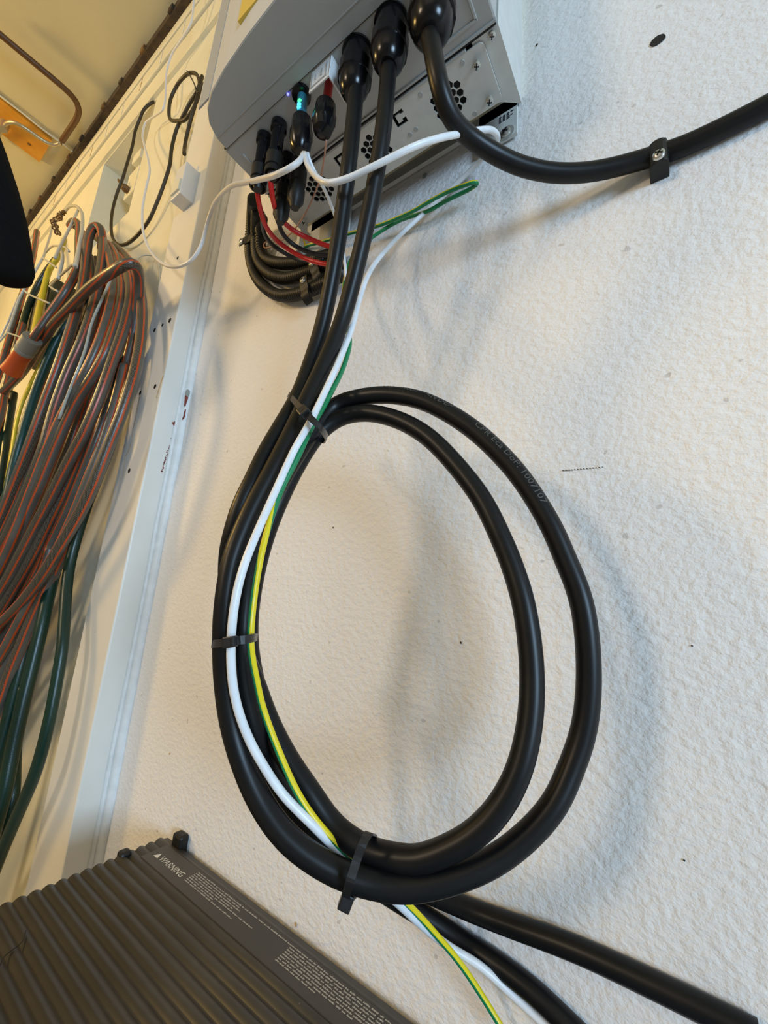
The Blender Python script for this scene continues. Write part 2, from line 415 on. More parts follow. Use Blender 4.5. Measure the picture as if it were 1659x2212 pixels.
# front cover: plan outline with rounded corners and bowed front
prof = []
fr_ = [(-.393, .183), (-.392, .170), (-.386, .157), (-.375, .148), (-.358, .1415), (-.33, .1375), (-.29, .134), (-.245, .132)]
right = [(-.49-x, y) for x, y in fr_[:-1]][::-1]
prof = fr_+right
prismz('front_cover', prof, ZB, 1.05, M['invw'], inv, .0012)
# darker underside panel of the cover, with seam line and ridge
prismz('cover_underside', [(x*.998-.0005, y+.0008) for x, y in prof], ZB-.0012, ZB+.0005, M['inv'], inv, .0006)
box('cover_ridge', (-.391, .1700, ZB-.0019), (-.099, .1712, ZB-.001), M['inv'], inv, .0003)
box('cover_seam', (XL+.002, .1822, ZB-.0006), (XR-.002, .1838, ZB+.002), M['dark'], inv)
box('chassis', (XL, .1842, ZB), (XR, .2450, 1.03), M['inv'], inv, .002)
for a, b_ in (((XL+.014, .1975), (XL+.0165, .233)), ((XR-.016, .192), (XR-.0135, .235)), ((XR-.055, .2335), (XR-.0135, .236))):
    box('embossed_rib', (a[0], a[1], ZB-.0012), (b_[0], b_[1], ZB+.001), M['inv'], inv, .0005)
box('rear_lip', (XL, .2425, ZB-.0022), (XR, .2443, ZB+.002), M['inv'], inv, .0003)
box('rear_lip', (XL+.002, .2468, ZB-.003), (XR-.03, .2490, ZB+.002), M['inv'], inv, .0003)
box('rear_groove', (XL+.001, .2443, ZB), (XR-.001, .2468, ZB+.001), M['dark'], inv)
box('heat_sink_core', (XL+.003, .2455, ZB+.006), (XR-.003, .3015, 1.02), M['dark'], inv)
# side flanges
prismz('side_flange', [(XR-.024, .2475), (XR, .2475), (XR, .3160), (XR-.0165, .3045), (XR-.024, .3015)], ZB+.0008, 1.02, M['vent'], inv)
prismz('side_flange', [(XL, .2475), (XL+.012, .2475), (XL+.012, .305), (XL, .3160)], ZB+.0008, 1.02, M['vent'], inv)
# vent plate with real hexagonal holes
def ventplate():
    bm = bmesh.new(); loops = []
    def poly(pts):
        vs = [bm.verts.new((x, y, ZB-.001)) for x, y in pts]
        return [bm.edges.new((vs[k], vs[(k+1) % len(vs)])) for k in range(len(vs))]
    ed = []
    x0, x1, y0, y1, r = XL+.0085, XR-.0145, .2495, .3020, .005
    pts = [(x0, y0), (x1-r, y0)]+[(x1-r+r*math.sin(a*PI/8), y0+r-r*math.cos(a*PI/8)) for a in range(1, 5)]+[(x1, y1-r)]+[(x1-r+r*math.cos(a*PI/8), y1-r+r*math.sin(a*PI/8)) for a in range(1, 5)]+[(x0+.012, y1), (x0, y1-.008)]
    ed += poly(pts)
    s = .0073
    for cx in (-.157, -.245, -.332):
        for i in range(-4, 5):
            for j in range(-4, 5):
                hx = cx+i*s*.866; hy = .2745+j*s+(i % 2)*s/2
                if math.hypot(hx-cx, hy-.2745) > .0178 or hy > .2945 or hy < .2540: continue
                ed += poly([(hx+.0037*math.cos(k*PI/3), hy+.0037*math.sin(k*PI/3)) for k in range(6)])
    # logo shaped cut-outs
    ed += poly([(-.213, .2555), (-.200, .2555), (-.200, .2590), (-.2045, .2590), (-.2045, .2580), (-.2095, .2580), (-.2095, .2655), (-.2045, .2655), (-.2045, .2635), (-.200, .2635), (-.200, .2685), (-.213, .2685)])
    ed += poly([(-.293, .2555), (-.280, .2555), (-.280, .2685), (-.2835, .2685), (-.2835, .2585), (-.2895, .2585), (-.2895, .2685), (-.293, .2685)])
    for hx, hy in ((-.190, .272), (-.206, .2815), (-.1985, .2795)): pass
    bmesh.ops.triangle_fill(bm, edges=ed, use_beauty=True)
    o = bmo('vent_plate', bm, M['vent'], inv)
    md = o.modifiers.new('thick', 'SOLIDIFY'); md.thickness = .0016; md.offset = 0
    return o
ventplate()
for (x, y) in ((-.197, .2795), (-.205, .2805), (-.178, .2555), (-.139, .2985), (-.268, .2560), (-.222, .290), (-.352, .2545), (-.133, .2545), (-.300, .290)):
    lathe('plate_dimple', (x, y, ZB-.0022), (0, 0, 1), [(0, .0022), (.0006, .0026)], M['inv'], inv, 14)
def screw(base, axis, r, parent, shank=0, name='screw', m='steel'):
    axis = Vector(axis).normalized()
    lathe(name, Vector(base), axis, [(-.001, r*.45), (shank, r*.45), (shank+.0001, r), (shank+r*.35, r*.93), (shank+r*.62, r*.6), (shank+r*.66, .0001)], M[m], parent, 18)
    s, u, d = frame(axis); bm = bmesh.new(); c = Vector(base)+axis*(shank+r*.67)
    mt = Matrix.Translation(c) @ Matrix((s, u, d)).transposed().to_4x4() @ Matrix.Rotation(.5, 4, 'Z')
    addbox(bm, (-r*.62, -r*.13, -.0004), (r*.62, r*.13, .0002), 0, mt); addbox(bm, (-r*.13, -r*.62, -.0004), (r*.13, r*.62, .0002), 0, mt)
    bmo('screw_slot', bm, M['dark'], parent)
screw((-.1215, .2605, ZB-.002), (0, 0, -1), .0038, inv, .004)
screw((-.1215, .2930, ZB-.002), (0, 0, -1), .0042, inv, .004)
screw((-.1035, .2510, ZB), (0, 0, -1), .0034, inv, .001)
screw((-.3790, .2930, ZB-.002), (0, 0, -1), .0038, inv, .004)
# wall bracket behind and below
bracket = [box('mounting_bracket', (-.150, .3335, .484), (-.107, .3375, .60), M['vent'], inv, .0005), box('mounting_bracket', (-.430, .3335, .478), (-.335, .3375, .60), M['vent'], inv, .0005),
           box('bracket_hook', (-.420, .318, .478), (-.414, .334, .52), M['vent'], inv)]
box('bracket_rail', (-.41, .3335, .52), (-.107, .3385, .60), M['vent'], inv)
screw((-.1185, .3335, .4895), (0, -1, 0), .0055, inv, .0005)
lathe('washer', (-.1185, .3335, .4895), (0, -1, 0), [(0, .0085), (.0008, .0085)], M['greyp'], inv, 24)
# printed label on the bracket: small lines of print
bm = bmesh.new()
for r in range(4):
    for k in range(3 + r % 2):
        addbox(bm, (-.1265+k*.0042, .3330, .5085+r*.0022), (-.1265+k*.0042+random.uniform(.002, .0034), .3336, .5085+r*.0022+.0012))
bmo('bracket_print', bm, M['ink'], inv)
box('wall_board', (-.45, .330, .535), (-.104, .3399, 1.2), M['wood'])
tag(bpy.data.objects['wall_board'], 'cream painted board fixed to the plaster behind the inverter', 'board')
bpy.data.objects['wall_board'].name = 'backing_board'
# yellow warning sticker on the front face near the top
p = at(552, 20, Y=.139)
flatpatch('warning_sticker', (p.x, .1365, p.z+.010), (0, -1, 0), [(-.016, -.020), (.016, -.020), (.016, .03), (-.016, .03)], M['yellow_sticker'], inv, .004)
box('front_seam', (-.3915, .1462, .50), (-.372, .1478, .9), M['inv'], inv)
# big glands
def gland(c, k, lab=None):
    g = [(0, .0150*k), (.003, .0155*k), (.0032, .0140*k), (.020, .0142*k), (.0205, .0165*k), (.034, .0165*k), (.0345, .0150*k), (.044, .0135*k), (.050, .0105*k), (.052, .0080*k)]
    g = [(t, r, 12) if .018 < t < .0344 else (t, r) for t, r in g]
    lathe('cable_gland', c, (0, 0, -1), g, M['blackp'], inv, 48)
gland((-.2115, .198, ZB), .95); gland((-.1740, .198, ZB), 1.0); gland((-.1340, .200, ZB), 1.18)
# communication gland with glowing translucent neck
lathe('dongle_socket', (-.2795, .1925, ZB), (0, 0, -1), [(0, .0095), (.004, .0095), (.0045, .008)], M['blackp'], inv, 28)
lathe('dongle_neck', (-.2790, .1935, ZB-.003), (.06, .04, -1), [(0, .0052), (.030, .0052), (.040, .0056)], M['neck'], inv, 24)
for i, (mname, z) in enumerate((('led_g', .4740), ('led_b', .4690), ('led_b', .4655))):
    bm = bmesh.new(); bmesh.ops.create_uvsphere(bm, u_segments=10, v_segments=8, radius=.0022, matrix=Matrix.Translation((-.2768+.0002*i, .1898, z))); bmo('status_light', bm, M[mname], inv, True)
bm = bmesh.new(); bmesh.ops.create_uvsphere(bm, u_segments=8, v_segments=6, radius=.0012, matrix=Matrix.Translation((-.2915, .1850, ZB-.001))); bmo('status_light', bm, M['led_v'], inv, True)
lathe('dongle_body', (-.2765, .1955, .456), (.06, .04, -1), [(0, .0060), (.001, .0098), (.012, .0100), (.013, .0112, 8), (.024, .0112, 8), (.025, .0104), (.034, .0095), (.039, .0050)], M['blackp'], inv, 40)
# second small gland with red neck
lathe('red_neck', (-.2490, .2000, ZB), (0, 0, -1), [(0, .0042), (.034, .0042)], M['red'], inv, 20)
lathe('small_gland', (-.2490, .2000, .459), (0, 0, -1), [(0, .006), (.001, .0098), (.010, .0101), (.011, .0113, 8), (.022, .0113, 8), (.023, .0102), (.031, .0085), (.034, .003)], M['blackp'], inv, 40)
# white plastic guard
bm = bmesh.new(); addbox(bm, (-.259, .1855, ZB-.026), (-.233, .1872, ZB), .0005); addbox(bm, (-.2345, .1855, ZB-.026), (-.2328, .211, ZB), .0005)
gd = bmo('switch_guard', bm, M['rim'], inv)
bm = bmesh.new(); addbox(bm, (-.257, .1849, ZB-.023), (-.2365, .1857, ZB-.0215)); addbox(bm, (-.257, .1849, ZB-.0215), (-.2555, .1857, ZB-.006)); addbox(bm, (-.238, .1849, ZB-.0215), (-.2365, .1857, ZB-.006)); addbox(bm, (-.2515, .1849, ZB-.016), (-.2505, .1857, ZB-.010)); addbox(bm, (-.2445, .1849, ZB-.017), (-.2425, .1857, ZB-.009))
bmo('guard_relief', bm, M['inv'], gd)

# solar connectors (push-fit plugs) under the inverter
def plug(x, y, label, top=.489, ln=.062):
    t = thing('solar_plug', label, 'connector', (x, y, top), 'black push fit solar connectors under the inverter')
    d = Vector((-.05, .06, -1)).normalized()
    lathe('socket', (x, y, top), d, [(0, .0085), (.008, .0085), (.009, .0068), (.036, .0068), (.037, .0085), (.040, .0088)], M['blackp'], t, 24)
    lathe('plug_body', Vector((x, y, top))+d.normalized()*.040, d, [(0, .0090), (.014, .0090), (.0145, .0076), (.022, .0076), (.0225, .0092), (ln-.045, .0088), (ln-.040, .0060), (ln-.036, .0045)], M['blackm'], t, 24)
    for s in (-1, 1): box('latch', (x+s*.0072-.0014, y-.002, top-.036), (x+s*.0072+.0014, y+.002, top-.010), M['blackp'], t, .0005)
    return t
plug(-.3440, .199, 'leftmost black solar connector under the inverter, outer red wire leaving it')
plug(-.3200, .199, 'black solar connector second from the left, inner red wire leaving it')
plug(-.3380, .228, 'black solar connector behind the leftmost one, nearer the wall', ln=.080)
plug(-.3100, .224, 'black solar connector on the right, behind the front pair', ln=.080)

# ================================================================== THE BIG CABLES
A = [(772, 165, .198), (769, 200, .198), (765, 250, .199), (753, 360, .203), (742, 444, .210), (725, 557, .217), (697, 700, .225), (671, 785, .222), (644, 857, .212), (604, 928, .199), (575, 979, .189), (546, 1042, .179), (522, 1092, .174), (506, 1145, .173), (497, 1182, .174), (493, 1230, .178), (496, 1290, .184), (505, 1345, .190), (522, 1400, .194), (551, 1478, .197),
     (580, 1558, .201), (622, 1641, .206), (673, 1717, .212), (717, 1781, .218), (793, 1836, .224), (868, 1855, .228), (900, 1858, .230), (1007, 1814, .237), (1072, 1754, .242), (1118, 1672, .247), (1143, 1571, .252), (1149, 1450, .256), (1130, 1300, .257), (1098, 1200, .257), (1080, 1158, .256), (1044, 1084, .255), (991, 1012, .253), (921, 941, .249), (857, 906, .245), (790, 892, .240), (735, 902, .234),
     (690, 935, .226), (645, 1000, .216), (600, 1090, .206), (570, 1170, .203), (548, 1260, .204), (538, 1340, .206), (540, 1410, .210), (560, 1510, .217), (592, 1600, .228), (650, 1710, .250), (730, 1805, .280), (840, 1885, .308), (950, 1937, .326), (1034, 1972, .3325), (1087, 1992, .333), (1244, 2050, .333), (1376, 2110, .333), (1509, 2174, .333), (1640, 2240, .333)]
B = [(842, 110, .198), (839, 155, .200), (828, 277, .203), (811, 388, .210), (790, 494, .216), (760, 619, .222), (737, 698, .223), (702, 785, .215), (668, 857, .204), (634, 929, .194), (592, 1013, .182), (542, 1109, .170), (504, 1206, .162), (488, 1302, .160), (484, 1382, .162), (490, 1494, .167), (509, 1596, .174), (557, 1720, .182), (616, 1806, .190), (677, 1855, .199), (743, 1890, .209), (820, 1912, .220), (886, 1917, .228), (999, 1891, .242), (1094, 1842, .255), (1192, 1746, .268), (1235, 1655, .276), (1262, 1571, .280), (1272, 1450, .281), (1256, 1300, .279), (1218, 1200, .277), (1194, 1144, .275), (1151, 1070, .272), (1102, 1004, .268), (1013, 921, .260), (910, 865, .250), (830, 853, .243), (775, 859, .239), (727, 874, .234),
     (685, 920, .222), (645, 975, .208), (600, 1050, .195), (562, 1130, .187), (538, 1230, .180), (526, 1330, .177), (523, 1400, .178), (531, 1490, .184), (560, 1600, .196), (620, 1720, .224), (700, 1815, .262), (800, 1905, .298), (925, 1985, .322), (1003, 2036, .332), (1080, 2086, .333), (1158, 2146, .333), (1260, 2245, .333)]
cA = tube('power_cable', A, .0070, M['black'], n=24); tag(cA, 'thick black cable from the leftmost big gland, forming the inner ring of the coil', 'cable')
cB = tube('power_cable', B, .0070, M['black'], n=24); tag(cB, 'thick black cable from the middle big gland, forming the outer ring of the coil', 'cable')
def cableprint(pts, words, r, phi, parent, m):
    P, par = smoothpath(P3(pts), .004); F = frames(P); Ls = [0]
    for a, b_ in zip(P, P[1:]): Ls.append(Ls[-1]+(b_-a).length)
    def samp(s):
        k = 0; lo, hi = 0, len(Ls)-1
        while hi-lo > 1:
            k = (lo+hi)//2
            if Ls[k] <= s: lo = k
            else: hi = k
        f = (s-Ls[lo])/max(1e-9, Ls[lo+1]-Ls[lo]); 
        return P[lo].lerp(P[lo+1], f), F[lo][1].lerp(F[lo+1][1], f).normalized(), F[lo][2].lerp(F[lo+1][2], f).normalized()
    for txt, par0, size, ph in words:
        i0 = min(range(len(par)), key=lambda i: abs(par[i]-par0)); s0 = Ls[i0]
        me = textmesh(txt, size); b2 = bmesh.new(); b2.from_mesh(me)
        bmesh.ops.triangulate(b2, faces=b2.faces)
        for _ in range(2): bmesh.ops.subdivide_edges(b2, edges=[e for e in b2.edges if e.calc_length() > .0007], cuts=2, use_grid_fill=True)
        b2.to_mesh(me); b2.free()
        for v in me.vertices:
            p, N, Bn = samp(s0-v.co.x*1.25); a = ph+v.co.y/r
            v.co = p+(N*math.cos(a)+Bn*math.sin(a))*(r+.00018)
        link('cable_lettering', me, m, parent, False)
# parameter = index in list B (control point), text runs back down the list towards the right
cableprint(B, [('HD  9KU.', 36.0, .0058, .55), ('<IVDE>', 34.9, .0058, .50), ('CPR Eca DoP: 1007107', 33.9, .0062, .42)], .0070, .5, cB, M['cable_print'])
Cc = [(922, 45, .200), (928, 75, .200), (935, 110, .202), (945, 166, .207), (958, 216, .216), (977, 258, .228), (1000, 284, .240), (1023, 303, .250), (1072, 334, .268), (1124, 358, .284), (1201, 374, .303), (1285, 370, .318), (1370, 350, .328), (1425, 333, .3315), (1471, 318, .332), (1572, 272, .332), (1659, 228, .332), (1800, 155, .332), (2000, 55, .332)]
cC = tube('power_cable', Cc, .0074, M['black'], n=24); tag(cC, 'thick black cable bending from the rightmost gland and clipped along the wall', 'cable')
# wall clip
cl = thing('cable_clip', 'dark plastic wall clip with cross head screw holding the black cable at upper right', 'cable clip', (.010, D0, .37))
pc = at(1423, 334, Y=.3215)
z0 = pc.z
zb = at(1421, 388, Y=.338).z
prismz('clip_body', [(pc.x-.0066, .340), (pc.x-.0066, .3265), (pc.x-.0056, .3235), (pc.x-.0030, .3218), (pc.x, .3213), (pc.x+.0030, .3218), (pc.x+.0056, .3235), (pc.x+.0066, .3265), (pc.x+.0066, .340)], zb, z0+.0155, M['blackm'], cl, .0008)
screw((pc.x, .3213, z0-.001), (0, -1, 0), .0046, cl, 0)
# white cable hairpin + coil side
Wp = [(659, 333, .197), (662, 350, .195), (672, 368, .192), (688, 386, .190), (710, 396, .190), (750, 386, .194), (800, 363, .198), (850, 338, .204), (900, 314, .212), (950, 298, .224), (1000, 288, .240), (1040, 281, .258), (1062, 281, .275), (1074, 292, .292), (1070, 312, .315), (1040, 345, .328), (972, 410, .332), (905, 470, .326), (850, 522, .308), (815, 562, .288), (790, 605, .262), (774, 655, .250), (759, 712, .236), (730, 785, .219), (697, 857, .200), (672, 908, .190), (650, 947, .184), (639, 965, .182), (595, 1061, .173), (552, 1158, .161), (524, 1230, .154), (507, 1302, .152), (499, 1382, .154), (499, 1433, .156), (505, 1494, .161), (521, 1555, .167), (542, 1606, .174), (571, 1657, .181), (612, 1718, .191), (675, 1781, .203), (720, 1827, .214), (760, 1862, .228), (815, 1913, .250), (859, 1950, .268), (901, 1989, .286), (939, 2022, .302), (980, 2052, .314), (1034, 2083, .322), (1098, 2141, .330), (1151, 2189, .334), (1210, 2245, .335)]
tag(tube('white_cable', Wp, .0026, M['white_c'], n=16), 'white cable hooked under the inverter and running down the left of the coil', 'cable')
W2 = [(664, 330, .199), (669, 350, .203), (680, 372, .210), (694, 395, .218), (706, 420, .228), (717, 448, .240), (728, 478, .252), (738, 520, .262), (745, 570, .270), (748, 640, .262), (742, 700, .248), (722, 770, .236), (690, 850, .222)]
tag(tube('white_cable', W2, .0017, M['white_c'], n=12), 'thin white cable dropping straight down from the glowing gland behind the black cables', 'cable')
W3 = [(656, 333, .197), (650, 345, .193), (635, 358, .188), (600, 376, .186), (560, 388, .192), (528, 395, .200), (500, 402, .210), (478, 420, .222), (463, 440, .232), (455, 460, .240), (445, 492, .245), (435, 530, .246), (418, 558, .246), (395, 573, .246), (368, 576, .248), (342, 563, .252), (322, 538, .258), (310, 505, .264), (307, 470, .270), (309, 440, .276), (317, 400, .285), (323, 372, .292), (320, 345, .298), (312, 315, .304), (308, 290, .308), (314, 266, .311), (335, 250, .312), (352, 236, .312), (357, 215, .311), (358, 190, .31), (361, 150, .308), (370, 120, .306), (392, 85, .304), (408, 60, .303), (414, 45, .302), (417, 20, .298), (419, 0, .295), (423, -60, .29)]
tag(tube('white_cable', W3, .0027, M['white_thin'], n=14), 'long pale thin cable drooping left from the inverter and climbing to the ceiling', 'cable')
# green-yellow earth wire
G = [(652, 540, .331), (664, 530, .328), (674, 528, .326), (710, 518, .324), (756, 504, .322), (813, 489, .320), (894, 455, .318), (936, 430, .317), (977, 410, .317), (1015, 396, .317), (1027, 392, .318), (1033, 396, .322), (1024, 404, .326), (963, 434, .327), (927, 455, .327), (862, 477, .326), (806, 511, .322), (775, 537, .316), (757, 562, .308), (746, 598, .298), (742, 650, .280), (749, 700, .262), (756, 738, .249), (752, 762, .243), (737, 805, .230), (715, 848, .214), (696, 884, .203), (679, 911, .196), (664, 942, .191), (642, 990, .185), (606, 1061, .177), (572, 1165, .168), (558, 1230, .165), (547, 1302, .163), (541, 1372, .163), (542, 1413, .166), (551, 1453, .170), (563, 1514, .177), (583, 1575, .183), (604, 1628, .188), (639, 1707, .197), (675, 1764, .204), (720, 1816, .213), (760, 1851, .225), (805, 1885, .243), (840, 1915, .258), (877, 1950, .274), (910, 1983, .287), (947, 2025, .300), (992, 2078, .312), (1045, 2157, .322), (1079, 2212, .326), (1110, 2265, .328)]
roll = []
for i_, p_ in enumerate(G):
    if i_ < 12: roll.append(.4)
    elif i_ < 22: roll.append(3.14)
    else: roll.append(float(min(3.17, max(-.45, [3.17, 3.0, 2.3, .75, -.3, -.45][min(5, max(0, int((p_[1]-940)/72)))]))))
tag(tube('earth_wire', G, .0021, M['gy'], n=16, roll=roll), 'green and yellow striped earth wire looping under the inverter and down the coil', 'wire')
tag(tube('earth_wire', [(654, 487, .334), (656, 500, .326), (655, 515, .325), (657, 530, .328), (663, 534, .332)], .0019, M['gy'], n=12, roll=.5), 'short green and yellow earth wire stub curling below the inverter bracket', 'wire')
# cable ties
def tie(label, front, back, side, head, hs, rot=0, tail=None, w=.0045):
    c = P3([head])[0]
    t = thing('cable_tie', label, 'cable tie', c)
    s = Vector(side)
    ribbon('strap', front+back, w, .0011, s, M['tie'], t, closed=True)
    if tail: ribbon('tail', tail, w*.8, .0011, s, M['tie'], t)
    T = P3([front[0]])[0]-P3([front[-1]])[0]
    s2 = (s-T.normalized()*s.dot(T.normalized())).normalized(); T = T.normalized(); n = T.cross(s2)
    mt = Matrix.Translation(c) @ Matrix((T, s2, n)).transposed().to_4x4()
    bm = bmesh.new(); addbox(bm, (-hs*.5, -hs*.42, -hs*.34), (hs*.5, hs*.42, hs*.34), .0006, mt); h = bmo('head', bm, M['tie'], t)
    bm = bmesh.new(); addbox(bm, (-hs*.2, -hs*.28, -hs*.36), (hs*.3, hs*.28, hs*.36), 0, mt); bmo('slot', bm, M['dark'], h)
dir1 = at(604, 928, Y=.198)-at(671, 785, Y=.222)
tie('black cable tie around the bundle where the coil meets the down cables', [(624, 852, .212), (636, 866, .197), (655, 887, .186), (672, 904, .182), (690, 922, .186), (704, 941, .202)], [(694, 950, .235), (665, 915, .245), (632, 865, .240)], dir1, (657, 890, .1825), .0088, tail=None)
dir2 = Vector((0, 0, 1))
tie('black cable tie with square head on the left side of the coil', [(459, 1391, .157), (470, 1390, .151), (500, 1386, .1465), (530, 1381, .151), (546, 1378, .158), (551, 1377, .168)], [(549, 1377, .205), (515, 1384, .214), (470, 1391, .190)], dir2, (497, 1387, .1455), .0070)
dir3 = at(820, 1912, Y=.22)-at(743, 1890, Y=.209)
tie('black cable tie at the bottom of the coil with its head hanging below', [(797, 1800, .212), (785, 1818, .205), (770, 1860, .203), (757, 1900, .198), (748, 1932, .205)], [(756, 1942, .228), (785, 1900, .255), (805, 1830, .245), (806, 1805, .225)], dir3, (748, 1946, .210), .0082)

# ================================================================== SMALL WIRES UNDER THE INVERTER
R1 = [(556, 398, .203), (556, 420, .208), (559, 436, .214), (572, 485, .235), (596, 518, .256), (633, 545, .275), (669, 562, .287), (705, 571, .293), (735, 568, .30), (760, 560, .31), (800, 545, .325)]
R2 = [(584, 382, .203), (586, 410, .210), (590, 436, .218), (604, 470, .236), (635, 499, .256), (674, 518, .274), (712, 533, .288), (740, 538, .300), (775, 540, .32)]
def twistwire(nm, l, lab, m='red', r=.0028): tag(tube(nm, l, r, M[m], n=14), lab, 'wire')
twistwire('red_wire', R1[:8]+[(722, 572, .297), (730, 560, .303), (734, 530, .31)], 'outer red wire curving from the leftmost solar connector')
twistwire('red_wire', R2[:7]+[(728, 535, .294), (740, 520, .30)], 'inner red wire curving above the other red wire')
twistwire('black_wire', [(596, 440, .232), (601, 475, .248), (609, 504, .262), (635, 530, .280), (674, 547, .296), (707, 552, .306), (730, 548, .312)], 'black wire running beside the inner red wire', 'blackw', .0028)
twistwire('black_wire', [(567, 460, .235), (568, 490, .252), (572, 508, .262), (582, 523, .272), (604, 540, .290), (637, 558, .308), (670, 566, .316), (700, 560, .322)], 'black wire passing behind the outer red wire', 'blackw', .0028)
tag(tube('thin_wire', [(705, 303, .206), (702, 330, .214), (694, 380, .228), (683, 410, .240), (664, 453, .258), (635, 497, .276), (610, 518, .29), (594, 528, .30), (580, 535, .31), (570, 534, .316), (570, 524, .318), (579, 522, .318)], .0009, M['copper'], n=8), 'thin pinkish bare wire hanging from the small gland and ending in a hook', 'wire')
K1 = [(548, 432, .26), (545, 460, .30), (542, 494, .316), (540, 521, .322), (541, 557, .325), (555, 600, .325), (580, 627, .325), (609, 639, .325), (650, 634, .325), (698, 614, .325), (735, 595, .325)]
K2 = [(556, 455, .28), (554, 485, .305), (553, 509, .318), (555, 552, .322), (570, 581, .324), (596, 598, .325), (625, 601, .325), (674, 586, .325), (710, 575, .325), (740, 565, .325)]
K3 = [(566, 470, .295), (563, 500, .312), (563, 530, .320), (567, 548, .324), (580, 562, .325), (609, 569, .325), (657, 566, .326), (700, 556, .326), (735, 548, .326)]
for l, lb in ((K1, 'lowest and outermost black corrugated conduit bend under the inverter'), (K2, 'middle black corrugated conduit bend under the inverter'), (K3, 'uppermost and innermost black corrugated conduit bend under the inverter')):
    tag(tube('corrugated_conduit', l, .0088, M['blackm'], n=18, step=.0014, rib=3), lb, 'conduit', 'corrugated conduits under the inverter')
def saddle(px, py, ang, lab, w=.013, Y=.3155):
    c = at(px, py, Y=Y); t = thing('conduit_clip', lab, 'cable clip', (c.x, D0, c.z), 'dark clips on the corrugated conduits')
    d = Vector((math.cos(ang), 0, math.sin(ang)))   # along conduit
    s = Vector((-math.sin(ang), 0, math.cos(ang)))
    arc = [c+s*(.0105*math.sin(a))+Vector((0, .3250-Y-.0105*math.cos(a), 0)) for a in [(-1+k/6)*PI/2+0 for k in range(13)]]
    arc = arc[:9]+[c+s*.010+Vector((0, .3135-Y, 0)), c+s*.016+Vector((0, .3132-Y, 0)), c+s*.025+Vector((0, .3132-Y, 0))]
    ribbon('strap', arc, w, .0014, d, M['blackm'], t, px=False)
    screw(c+s*.0190+Vector((0, .3125-Y, 0)), (0, -1, 0), .0046, t, 0)
saddle(659, 632, .2, 'conduit clip with screw on the lowest corrugated conduit')
saddle(683, 592, .4, 'conduit clip with screw on the middle corrugated conduit')
saddle(541, 515, 1.5, 'conduit clip at the left end of the corrugated conduits')

# ================================================================== RIBBED UNIT AT THE BOTTOM
ZT = -.300
fu = thing('ribbed_power_unit', 'dark grey ribbed metal power unit with warning print below the coil', 'power unit', (-.25, .327, ZT-.14))
prof = []; y = .030; pitch = .0109
ys = []; k = 0
N = 300
for i in range(N+1):
    y = .030+(.327-.030)*i/N
    ph = ((.327-y)/pitch) % 1
    z = ZT-.0028+.0028*(abs(math.sin(PI*ph))**.85)
    prof.append((y, z))
e0 = [(.030, ZT-.16)]; 
prismx('ribbed_top', prof+[(.333, ZT-.004), (.333, ZT-.16), (.030, ZT-.16)], -.522, .02, M['fin'], fu, False)
for p in bpy.data.objects['ribbed_top'].data.polygons: p.use_smooth = len(p.vertices) == 4
# flat printed panel set in the ribs near the wall
prismx('label_panel', [(.2905, ZT-.002), (.291, ZT+.0004), (.3205, ZT+.0004), (.3215, ZT-.002)], -.502, .0, M['finlab'], fu)
for (X, Yy) in ((-.503, .332), (-.522, .3235)): pass
bm = bmesh.new(); addbox(bm, (-.507, .328, ZT-.02), (-.489, .340, ZT+.009), .003); bmo('mounting_lug', bm, M['blackm'], fu)
bm = bmesh.new(); addbox(bm, (-.527, .276, ZT-.02), (-.515, .288, ZT+.003), .003); bmo('mounting_lug', bm, M['blackm'], fu)
def flattext(txt, x, y, size, m, z=ZT+.0006, sx=1):
    me = textmesh(txt, size)
    for v in me.vertices: v.co = Vector((x+v.co.x*sx, y+v.co.y, z))
    return link('warning_lettering', me, m, fu, False)
flattext('WARNING', -.4835, .3005, .0105, M['print_w'], sx=.88)
bm = bmesh.new(); tri = [bm.verts.new((x, y_, ZT+.0006)) for x, y_ in ((-.494, .3005), (-.4855, .3005), (-.4897, .3078))]; bm.faces.new(tri); bmo('warning_triangle', bm, M['print_w'], fu)
def smallprint(x0, y0, lens, dy):
    bm = bmesh.new()
    for r, L in enumerate(lens):
        x = x0; y_ = y0-r*dy
        while x < x0+L:
            w = random.uniform(.0025, .009)
            w = min(w, x0+L-x)
            # a word: a row of tiny letter strokes
            q = x
            while q < x+w-.0003:
                h = random.choice((.0010, .0010, .0014))
                vs = [bm.verts.new((a, b_, ZT+.0006)) for a, b_ in ((q, y_), (q+.0008, y_), (q+.0008, y_+h), (q, y_+h))]; bm.faces.new(vs); q += .00105
            x += w+.0014
    o = bmo('small_print', bm, M['print'], fu); o['kind'] = 'stuff'
smallprint(-.4325, .3170, [.150, .074, .078, .070, .104, .047, .080], .0026)
smallprint(-.2890, .3170, [.14, .10, .13, .145, .12, .14, .08, .045], .0026)
# hair-like scratch
tube('scratch', [at(56, 2010, Z=ZT+.001), at(50, 2035, Z=ZT+.001), at(30, 2050, Z=ZT+.001), at(5, 2066, Z=ZT+.001), at(0, 2085, Z=ZT+.001)], .0004, M['blackm'], fu, n=6, px=False)

